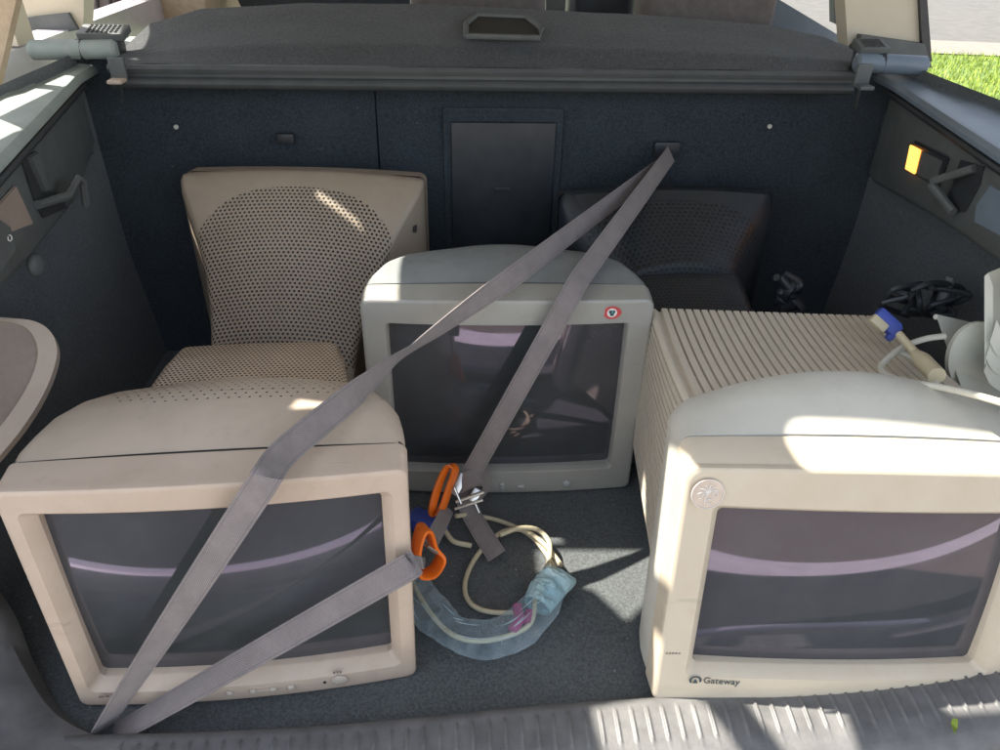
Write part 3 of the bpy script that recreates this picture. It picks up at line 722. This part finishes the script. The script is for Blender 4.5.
for sd, cyl, lat in ((-1, ((30, 50), (118, 49)), ((84, 29), (130, 29), (124, 40), (84, 40))), (1, ((855, 62), (926, 66)), ((850, 43), (880, 43), (890, 54), (856, 54)))):
    p, q = P3(at(*cyl[0], y=1.40)), P3(at(*cyl[1], y=1.40)); bm = bmesh.new()
    rw = [p.lerp(q, t) for t in (0, .03, .5, .97, 1)]; rads = (.010, .0165, .0165, .0165, .010)
    tube(bm, rw, lambda t: .0165 if .02 < t < .98 else .011, 16); ec = link('end_cap', bm, 'trim_l' if sd < 0 else 'trim_r', cov)
    bm = bmesh.new(); c = p.lerp(q, .55 if sd < 0 else .3)
    tube(bm, [c+V((.0-sd*.0, .002, 0)), c+V((.012, .0, 0))], .0172, 16); link('cap_ring', bm, 'trim_d', ec)
    r_ = [P3(at(a, b, y=1.42)) for a, b in lat]; cc = sum(r_, V())/4
    bm = bmesh.new(); w_ = abs(r_[1].x-r_[0].x); box(bm, (cc.x, cc.y-.004, cc.z+.004), (w_, .040, .012), rot=Matrix.Rotation(R(14), 3, 'X'), bev=.002); lt = link('latch', bm, 'trim', cov)
    bm = bmesh.new()
    for i in range(7):
        for j in range(5): box(bm, (cc.x-w_*.28+i*w_*.1, cc.y-.018+j*.0065, cc.z+.0102+.0016*j-.0035), (w_*.05, .0035, .003))
    link('latch_grip', bm, 'trim_d', lt)
    bm = bmesh.new(); box(bm, (cc.x+(.018 if sd < 0 else -.014), cc.y-.004, cc.z-.018), (.016, .03, .04), bev=.003); link('latch_foot', bm, 'trim_d', cov)
# ------------------------------------------------------------------ STRAP
SW = .0300
root = empty('tie_down_strap', Matrix.Translation(at(440, 540, y=.70)), 'mauve grey webbing strap with orange handles, stretched across the monitors', 'strap')
ro = root.matrix_world.translation
def ribbon(name, pts, w=SW, th=.0014, n=10, mat='strap', flat=False):
    """pts: (px, py, y, twist degrees) centre line; true width w, turned by twist"""
    C3 = catmull([p[0] if len(p) == 2 else at(p[0], p[1], y=p[2]) for p in pts], n)
    TW = catmull([V((p[-1], 0, 0)) for p in pts], n)
    bm = bmesh.new(); uvl = bm.loops.layers.uv.new('UVMap'); rows = []; s = 0; cum = []
    for i, p in enumerate(C3):
        if i: s += (p-C3[i-1]).length
        d = (C3[min(i+1, len(C3)-1)]-C3[max(i-1, 0)]).normalized(); vw = (p-CAM).normalized()
        sd = d.cross(vw).normalized(); nn = sd.cross(d).normalized(); a = R(TW[i].x)
        wv = sd*math.cos(a)+nn*math.sin(a); tv = d.cross(wv).normalized()
        rows.append([(bm.verts.new(p+wv*w*q+tv*th*h), q*w) for q, h in ((-.5, -.5), (-.25, -.5), (0, -.5), (.25, -.5), (.5, -.5), (.5, .5), (.25, .5), (0, .5), (-.25, .5), (-.5, .5))]); cum.append(s)
    k = len(rows[0])
    for i in range(len(rows)-1):
        a, b = rows[i], rows[i+1]
        for j in range(k):
            j2 = (j+1) % k; f = bm.faces.new((a[j][0], a[j2][0], b[j2][0], b[j][0]))
            for lp, (q, c_) in zip(f.loops, ((a[j][1], cum[i]), (a[j2][1], cum[i]), (b[j2][1], cum[i+1]), (b[j][1], cum[i+1]))): lp[uvl].uv = (q, c_)
    bm.faces.new([v for v, _ in rows[0]][::-1]); bm.faces.new([v for v, _ in rows[-1]])
    for v in bm.verts: v.co -= ro
    return link(name, bm, mat, root, angle=50)
def lerp3(a, b, tw, n=5, sag=0.): return [(a.lerp(b, k/n)+V((0, 0, -sag*math.sin(math.pi*k/n))), tw[0]+(tw[1]-tw[0])*k/n) for k in range(n)]
anc = at(671, 154, y=1.405); c1 = at(571, 291, y=.938); c1.z = max(c1.z, .3675); c1b = at(566, 304, y=.930); bk = at(458, 497, y=.885)
top = at(592, 262, z=.389)
ribbon('webbing', lerp3(anc, top, (30, 0), 4)+lerp3(top, c1, (0, 0), 3)+[(c1b, 0)]+lerp3(c1b.lerp(bk, .1), bk, (0, 0), 5)+[(bk, 0)])
l1 = at(345, 402, z=.373); l2 = at(287, 450, z=.368); l3 = at(268, 474, y=.558); l3b = at(264, 481, y=.552); e2 = at(96, 738, y=.522)
ribbon('webbing', lerp3(at(664, 163, y=1.40), at(515, 275, y=.965), (35, 12), 4)+lerp3(at(515, 275, y=.965), at(405, 353, y=.85), (12, 76), 4)+lerp3(at(405, 353, y=.85), l1, (76, 20), 3)+[(l1, 12), (l2, 0), (l3, 0), (l3b, 0)]+lerp3(l3b.lerp(e2, .08), e2, (0, 60), 6)+[(e2, 62)])
e3 = at(98, 744, y=.518); m3 = at(407, 568, y=.575)
ribbon('webbing', lerp3(e3, m3, (45, 0), 7)+[(m3, 0), (at(411, 565, y=.590), 30), (at(413, 563, y=.62), 70)])
ribbon('webbing_tail', [(464, 497, .885, 20), (472, 515, .868, 0), (484, 536, .83, 0), (497, 556, .792, 0)], w=.030)
ribbon('webbing_fold', [(452, 488, .885, 0), (468, 480, .878, 15), (482, 476, .885, 40), (486, 486, .892, 60), (472, 497, .885, 30)], w=.028)
ribbon('webbing_link', [(448, 508, .868, 20), (440, 525, .80, 10), (428, 548, .725, 15)], w=.022)
def to3(pts): return [at(a, b, y=c)-ro for a, b, c in pts]
bm = bmesh.new()    # upper orange lever: flat loop
def loopband(bm, P, w, axis, th=.0022, closedp=True):
    C3 = [V(p) for p in P]; rows = []; n = len(C3)
    for i, p in enumerate(C3):
        d = (C3[(i+1) % n]-C3[i-1]).normalized(); ax = (axis-d*axis.dot(d)).normalized(); t = d.cross(ax)
        rows.append([bm.verts.new(p+ax*w*q+t*th*h) for q, h in ((-.5, -.6), (-.42, -1), (.42, -1), (.5, -.6), (.5, .6), (.42, 1), (-.42, 1), (-.5, .6))])
    for i in range(n):
        a, b = rows[i], rows[(i+1) % n]
        for j in range(8): bm.faces.new((a[j], a[(j+1) % 8], b[(j+1) % 8], b[j]))
def cl(P, n=5):
    c = catmull(P[-2:]+P+P[:2], n); return c[2*n:2*n+len(P)*n]
loopband(bm, cl(to3([(448, 467, .885), (455, 470, .885), (450, 486, .875), (441, 511, .85), (434, 513, .85), (433, 505, .85), (440, 482, .875)])), .016, FW*.8+RT*.6)
link('orange_handle', bm, 'orange', root)
bm = bmesh.new()
loopband(bm, cl(to3([(421, 531, .70), (428, 530, .71), (433, 545, .72), (441, 556, .72), (436, 568, .71), (428, 574, .70), (417, 572, .69), (416, 552, .69)]), 5), .024, FW*.75-RT*.5+UP*.3, th=.0028)
link('orange_handle', bm, 'orange', root)
bm = bmesh.new()
bR = Matrix((RT, UP, -FW)).transposed()
box(bm, at(459, 484, y=.882)-ro, (.014, .036, .010), rot=bR @ Matrix.Rotation(R(-28), 3, 'Z'), bev=.003)
box(bm, at(475, 495, y=.872)-ro, (.014, .022, .008), rot=bR @ Matrix.Rotation(R(-30), 3, 'Z'), bev=.002)
for dx in (-9, 9): tube(bm, [at(463+dx, 492+dx*.5, y=.872)-ro, at(470+dx, 508+dx*.5, y=.862)-ro], .0022, 8)
tube(bm, [at(456, 502, y=.865)-ro, at(484, 492, y=.868)-ro], .0028, 8); tube(bm, [at(455, 509, y=.86)-ro, at(483, 500, y=.862)-ro], .0022, 8)
link('cam_buckle', bm, 'metal', root)
bm = bmesh.new(); tube(bm, [at(427, 546, y=.70)-ro, at(437, 553, y=.71)-ro], .0025, 8); link('steel_pin', bm, 'metal', root)
p = at(95, 741, y=.522)-ro; bm = bmesh.new(); tube(bm, [p+V((.012*math.cos(a), .004, .012*math.sin(a)-.004)) for a in [2*math.pi*i/16 for i in range(17)]], .003, 8); link('anchor_ring', bm, 'metal', root)
# blue plug beside the left monitor
bm = bmesh.new(); c = at(423, 508, y=.86); c.z = .016
box(bm, (0, 0, 0), (.046, .030, .026), bev=.004); box(bm, (.030, 0, 0), (.018, .020, .016), bev=.002)
root2 = empty('video_plug', Matrix.Translation(c) @ Matrix.Rotation(R(-28), 4, 'Z'), 'blue video plug on the floor just right of the front left monitor', 'plug')
link('plug_body', bm, 'blue', root2)
bm = bmesh.new(); tube(bm, catmull([V((.038, 0, 0)), V((.06, -.01, -.004)), V((.085, .0, -.010))], 5), .004, 8); link('plug_cable', bm, 'cable', root2)
# ------------------------------------------------------------------ cable coil on the floor
def zpath(pts, n=8): return catmull([at(a, b, z=c) for a, b, c in pts], n)
ob = at(500, 560, z=0)
root = empty('video_cable', Matrix.Translation(ob), 'cream cable coiled on the speckled floor, its end inside the blue plastic bag', 'cable')
bm = bmesh.new()
A = zpath([(456, 516, .03), (470, 515, .02), (500, 521, .008), (528, 534, .006), (545, 552, .008), (556, 572, .012), (562, 588, .02)])
Bp = zpath([(562, 566, .012), (545, 545, .016), (525, 531, .014), (505, 531, .012), (488, 543, .008), (473, 562, .005), (465, 583, .005), (468, 600, .005), (482, 610, .005), (505, 613, .006), (522, 611, .016)])
Cp = zpath([(500, 535, .02), (520, 528, .022), (538, 530, .022), (549, 542, .022), (549, 560, .022), (543, 575, .022), (536, 592, .022), (534, 612, .02), (528, 626, .014), (508, 636, .010), (480, 641, .010), (455, 636, .010), (436, 620, .010), (422, 600, .012), (412, 580, .015), (404, 560, .018)])
for P in (A, Bp, Cp): tube(bm, [p-ob for p in P], .0036, 10)
link('cord', bm, 'cable', root)
bm = bmesh.new(); P = zpath([(517, 606, .018), (519, 620, .018), (512, 630, .016)]); tube(bm, [p-ob for p in P], .007, 8); P = zpath([(530, 612, .018), (526, 622, .018)]); tube(bm, [p-ob for p in P], .0065, 8)
link('pink_plug', bm, 'pink', root)
# ------------------------------------------------------------------ bag
ob = at(490, 630, z=0)
root = empty('plastic_bag', Matrix.Translation(ob), 'crumpled clear blue plastic bag curled in a U on the floor around a cable', 'bag')
cen = zpath([(414, 572, .016), (418, 590, .017), (430, 612, .017), (450, 630, .017), (478, 638, .018), (508, 633, .019), (530, 615, .020), (545, 595, .020), (556, 578, .020)], 14)
def film(bm, cen, wf, hf, ns=18, seed=0):
    prev = None
    for i, p in enumerate(cen):
        t = i/(len(cen)-1); d = (cen[min(i+1, len(cen)-1)]-cen[max(i-1, 0)]); d.z = 0; d.normalize(); sd = V((d.y, -d.x, 0)); w = wf(t); h = hf(t)
        ring = []
        for k in range(ns):
            a = 2*math.pi*k/ns
            b0 = p+sd*math.cos(a)*w+V((0, 0, math.sin(a)*h)); n0 = noise.noise(b0*22+V((seed, 0, 0)))*.5+noise.noise(b0*55+V((seed, 0, 0)))*.12; n1 = n0+noise.noise(b0*80+V((seed, 3, 0)))*.6+random.uniform(-.12, .12)
            v = p+sd*math.cos(a)*w*(1+n0*.6)+V((0, 0, math.sin(a)*h*(1+n1*.9))); v.z = max(v.z, .0025+.001*math.sin(k)); ring.append(bm.verts.new(v-ob))
        if prev:
            for k in range(ns): bm.faces.new((prev[k], prev[(k+1) % ns], ring[(k+1) % ns], ring[k]))
        prev = ring
bm = bmesh.new(); film(bm, cen, lambda t: .019+.007*math.sin(t*3.1)+.004*t, lambda t: .014+.003*math.sin(t*7)); link('film', bm, 'film', root, angle=14)
M['crease_glint'] = simple('pale_film_glint', (.48, .60, .64), .1, var=.1)  # pale threads painted as the white glints along the film folds
for k in range(16):
    bm = bmesh.new(); i0 = random.randrange(2, len(cen)-22); ln = random.randint(7, 20); o0 = random.uniform(-.95, .95); sl = random.uniform(-.5, .5); P = []
    for q in range(ln):
        c_ = cen[i0+q]; d = (cen[i0+q+1]-cen[i0+q-1]).normalized(); sd = V((d.y, -d.x, 0)); o1 = max(-1, min(1, o0+sl*q/ln))
        P.append(c_+sd*.021*o1+V((0, 0, .013*math.sqrt(max(.03, 1-o1*o1))+.0012))-ob)
    tube(bm, P, lambda t: .00015+.0004*math.sin(math.pi*t), 5); link('crease_glint', bm, 'crease_glint', root)
bm = bmesh.new(); film(bm, cen[int(len(cen)*.80):]+[cen[-1]+(cen[-1]-cen[-6])*.5], lambda t: .021+.004*t, lambda t: .014+.002*t, seed=4); link('bag_mouth', bm, 'film2', root, angle=14)
# ------------------------------------------------------------------ right: stand parts and video cable on top of the ribbed housing
ob = at(965, 350, y=.90)
root = empty('monitor_stand', Matrix.Translation(ob), 'broken white swivel stand with triangular plate and disc, piled behind the right monitor', 'plastic stand')
def plate(name, pts, y_, th, mat='white_pl', n=V((.3, .7, -.4)), bev=.0008):
    bm = bmesh.new(); prism(bm, [at(*(p[:2]), y=(p[2] if len(p) > 2 else y_))-ob for p in pts], n.normalized()*th)
    if bev: bmesh.ops.bevel(bm, geom=bm.edges[:], offset=bev, segments=2, affect='EDGES')
    return link(name, bm, mat, root, angle=30)
plate('triangular_plate', [(936, 314, .93), (1030, 336, .95), (1030, 420, .86), (1005, 412, .85), (965, 398, .85)], .9, .005)
bm = bmesh.new(); prism(bm, [at(975+30*math.cos(a)-4*math.sin(a), 357+36*math.sin(a), y=.885)-ob for a in [2*math.pi*i/36 for i in range(36)]], V((.0, -.008, .003))); link('swivel_disc', bm, 'white_pl', root)
plate('upright_fin', [(984, 276, .87), (989, 272, .87), (993, 285, .87), (993, 350, .84), (984, 366, .84)], .87, .07, n=V((.8, .5, 0)))
for i, (a, b) in enumerate(((990, 342), (986, 358), (984, 372))):
    bm = bmesh.new(); P = catmull([at(a, b, y=.84)-ob, at(a+8, b+14, y=.835)-ob, at(a+30, b+26, y=.83)-ob], 6)
    for q, q2 in zip(P, P[1:]): bm.faces.new([bm.verts.new(v) for v in (q, q2, q2+V((.0, .004, .03)), q+V((.0, .004, .03)))])
    bmesh.ops.remove_doubles(bm, verts=bm.verts[:], dist=1e-5); bmesh.ops.solidify(bm, geom=bm.faces[:], thickness=.002)
    link('curved_fin', bm, 'white_pl', root)
bm = bmesh.new(); bmesh.ops.create_uvsphere(bm, u_segments=12, v_segments=8, radius=.004, matrix=Matrix.Translation(at(936, 317, y=.93)-ob)); link('peg', bm, 'white_pl', root)
ob = at(900, 350, y=.92)
root = empty('video_cable', Matrix.Translation(ob), 'pale video cable with blue plug looping over the ribbed housing at right', 'cable')
bm = bmesh.new(); tube(bm, [p-ob for p in catmull([at(a, b, z=c) for a, b, c in ((945, 336, .350), (925, 339, .345), (903, 347, .338), (886, 360, .334), (881, 368, .332), (890, 377, .338), (915, 383, .350), (945, 388, .362), (975, 395, .372), (1010, 405, .380))], 8)], .0042, 10)
tube(bm, [p-ob for p in catmull([at(a, b, z=c) for a, b, c in ((897, 352, .330), (912, 358, .331), (925, 370, .333), (936, 384, .340))], 6)], .004, 8)
link('cord', bm, 'cable_w', root)
bm = bmesh.new(); tube(bm, [at(899, 334, z=.352)-ob, at(916, 354, z=.345)-ob], .0050, 10); tube(bm, [at(915, 353, z=.345)-ob, at(922, 360, z=.345)-ob, at(937, 376, z=.350)-ob], lambda t: .006+.005*min(1, t*3), 12); link('plug_neck', bm, 'cable', root)
bm = bmesh.new(); c = at(886, 322, z=.352)-ob; rr_ = bR @ Matrix.Rotation(R(-42), 3, 'Z')
box(bm, c, (.038, .022, .015), rot=rr_, bev=.004); box(bm, c+rr_ @ V((.018, -.004, 0)), (.010, .026, .010), rot=rr_, bev=.003); pb = link('plug_body', bm, 'blue', root)
bm = bmesh.new(); box(bm, c+rr_ @ V((-.008, -.010, .004)), (.026, .013, .011), rot=rr_, bev=.003); link('plug_shell', bm, 'cable', pb)
# dark pump-like piece and black cable heap against the right wall
ob = at(925, 300, y=1.02)
root = empty('cable_bundle', Matrix.Translation(ob), 'black cable bundle pushed against the right wall behind the white stand parts', 'cables')
bm = bmesh.new()
for k in range(5):
    P = [at(925+random.uniform(-22, 22)+26*math.cos(a+k), 300+random.uniform(-3, 3)+15*math.sin(a+k), y=1.03+.02*math.sin(a*2+k))-ob for a in [i*.7 for i in range(9)]]
    tube(bm, catmull(P, 5), .0045, 8)
link('cord', bm, 'trim_d', root)
bm = bmesh.new(); tube(bm, [at(951, 277, y=1.03)-ob, at(940, 305, y=1.02)-ob], .008, 10); link('connector', bm, 'trim', root)
ob = at(788, 300, y=1.16)
root = empty('cable_bundle', Matrix.Translation(ob), 'dark cable heap in shade beside the back right monitor', 'cables')
bm = bmesh.new()
for k in range(5):
    P = [at(790+random.uniform(-14, 14), 318-i*7-k*2+random.uniform(-5, 5), y=1.15+random.uniform(-.015, .015))-ob for i in range(6)]; tube(bm, catmull(P, 6), .0065, 8)
link('cord', bm, 'trim_d', root)
# small leaf on the sill at the right
p = at(955, 728, z=.036); bm = bmesh.new()
vs = [bm.verts.new(V(q)) for q in ((-.006, -.009, .002), (.0, -.003, .004), (.004, .006, .008), (-.001, .008, .007), (-.006, .002, .006))]; bm.faces.new(vs); bmesh.ops.solidify(bm, geom=bm.faces[:], thickness=.0004)
lf = link('leaf', bm, 'grass', None); lf.location = p; tag(lf, 'tiny yellow green leaf lying on the ribbed sill at lower right', 'leaf')
# ------------------------------------------------------------------ outside
def sheet(name, pts, z, mat):
    bm = bmesh.new(); bm.faces.new([bm.verts.new((x, y, z)) for x, y in pts]); return tag(link(name, bm, mat, None, False), kind='structure')
GZ = -.70
sheet('ground', [(-60, -60), (60, -60), (60, 120), (-60, 120)], GZ-.02, 'drive')
M['shade_patch'] = simple('shade_patch_dark', (.045, .045, .045), .9, var=.3, scale=60, bump=.003)
sheet('shade_patch_ground', [(-2.2, -2.05), (2.4, -2.05), (2.4, 5), (-2.2, 5)], GZ-.016, 'shade_patch')  # added dark sheet, stands in for shade behind the car in screen reflections
M['pale'] = simple('reflection_band_concrete', (.80, .74, .70), .9, var=.1, scale=5)
sheet('concrete_strip', [(-5, -2.75), (5, -2.75), (5, -2.0), (-5, -2.0)], GZ-.014, 'pale')  # added out of view as the bright band reflected in the screens
k1, k2 = at(880, 52, z=GZ), at(1000, 57, z=GZ)
dk = (k2-k1); dk.z = 0; dk.normalize(); nk = V((-dk.y, dk.x, 0)); nk = nk if nk.y > 0 else -nk
def strip(name, a, b, z, mat):
    c0 = k1+nk*a; c1 = k1+nk*b
    return sheet(name, [(q.x, q.y) for q in (c0-dk*30, c0+dk*40, c1+dk*40, c1-dk*30)], z, mat)
strip('lawn', -5.2, 0, GZ, 'soil'); strip('concrete_strip', .0, 1.0, GZ+.012, 'kerb'); strip('road', 1.0, 9.5, GZ-.012, 'road'); strip('concrete_strip', 9.5, 11, GZ+.02, 'kerb')
strip('verge', 11, 40, GZ+.01, 'soil')
bm = bmesh.new()
for i in range(26000):
    a = random.uniform(-4.2, 0.02); s_ = random.uniform(-3.5, 5.5); p = k1+nk*a+dk*s_; h = random.uniform(.03, .075); an = random.uniform(0, 6.28); w = .006
    d = V((math.cos(an), math.sin(an), 0)); ln = V((random.uniform(-.02, .02), random.uniform(-.02, .02), h))
    bm.faces.new([bm.verts.new(V((p.x, p.y, GZ))+q) for q in (d*-w, d*w, ln)])
gr = link('grass', bm, 'grass', None, False); tag(gr, 'bright sunlit lawn grass beside the kerb outside the right window', 'grass', kind='stuff')
# ------------------------------------------------------------------ light
SUN = V((-.55, .24, .80)).normalized()
w = bpy.data.worlds.new('World'); S.world = w; w.use_nodes = True
nt = w.node_tree; sky = nt.nodes.new('ShaderNodeTexSky'); sky.sky_type = 'NISHITA'; sky.sun_disc = False
sky.sun_elevation = math.asin(SUN.z); sky.sun_rotation = math.atan2(SUN.x, SUN.y); sky.air_density = 1.; sky.dust_density = 1.5
hs = nt.nodes.new('ShaderNodeHueSaturation'); hs.inputs['Saturation'].default_value = .5; nt.links.new(sky.outputs[0], hs.inputs['Color']); nt.links.new(hs.outputs[0], nt.nodes['Background'].inputs[0]); nt.nodes['Background'].inputs[1].default_value = .15
ld = bpy.data.lights.new('sun', 'SUN'); ld.energy = 5.0; ld.angle = R(.6); ld.color = (1, .95, .86)
lo = bpy.data.objects.new('sun', ld); COL.objects.link(lo); lo.rotation_euler = SUN.to_track_quat('Z', 'Y').to_euler()
cd = bpy.data.cameras.new('camera'); co = bpy.data.objects.new('camera', cd); COL.objects.link(co)
cd.sensor_width = 36; cd.lens = F/1000*36; cd.clip_start = .02; cd.clip_end = 300
co.matrix_world = Matrix.Translation(CAM) @ bR.to_4x4(); S.camera = co
S.render.engine = 'CYCLES'; S.cycles.max_bounces = 10; S.cycles.transparent_max_bounces = 16; S.cycles.use_denoising = True
S.view_settings.view_transform = 'Standard'; S.view_settings.look = 'None'; S.view_settings.exposure = 1.48; S.view_settings.gamma = 1
S.render.resolution_x, S.render.resolution_y = 1024, 768
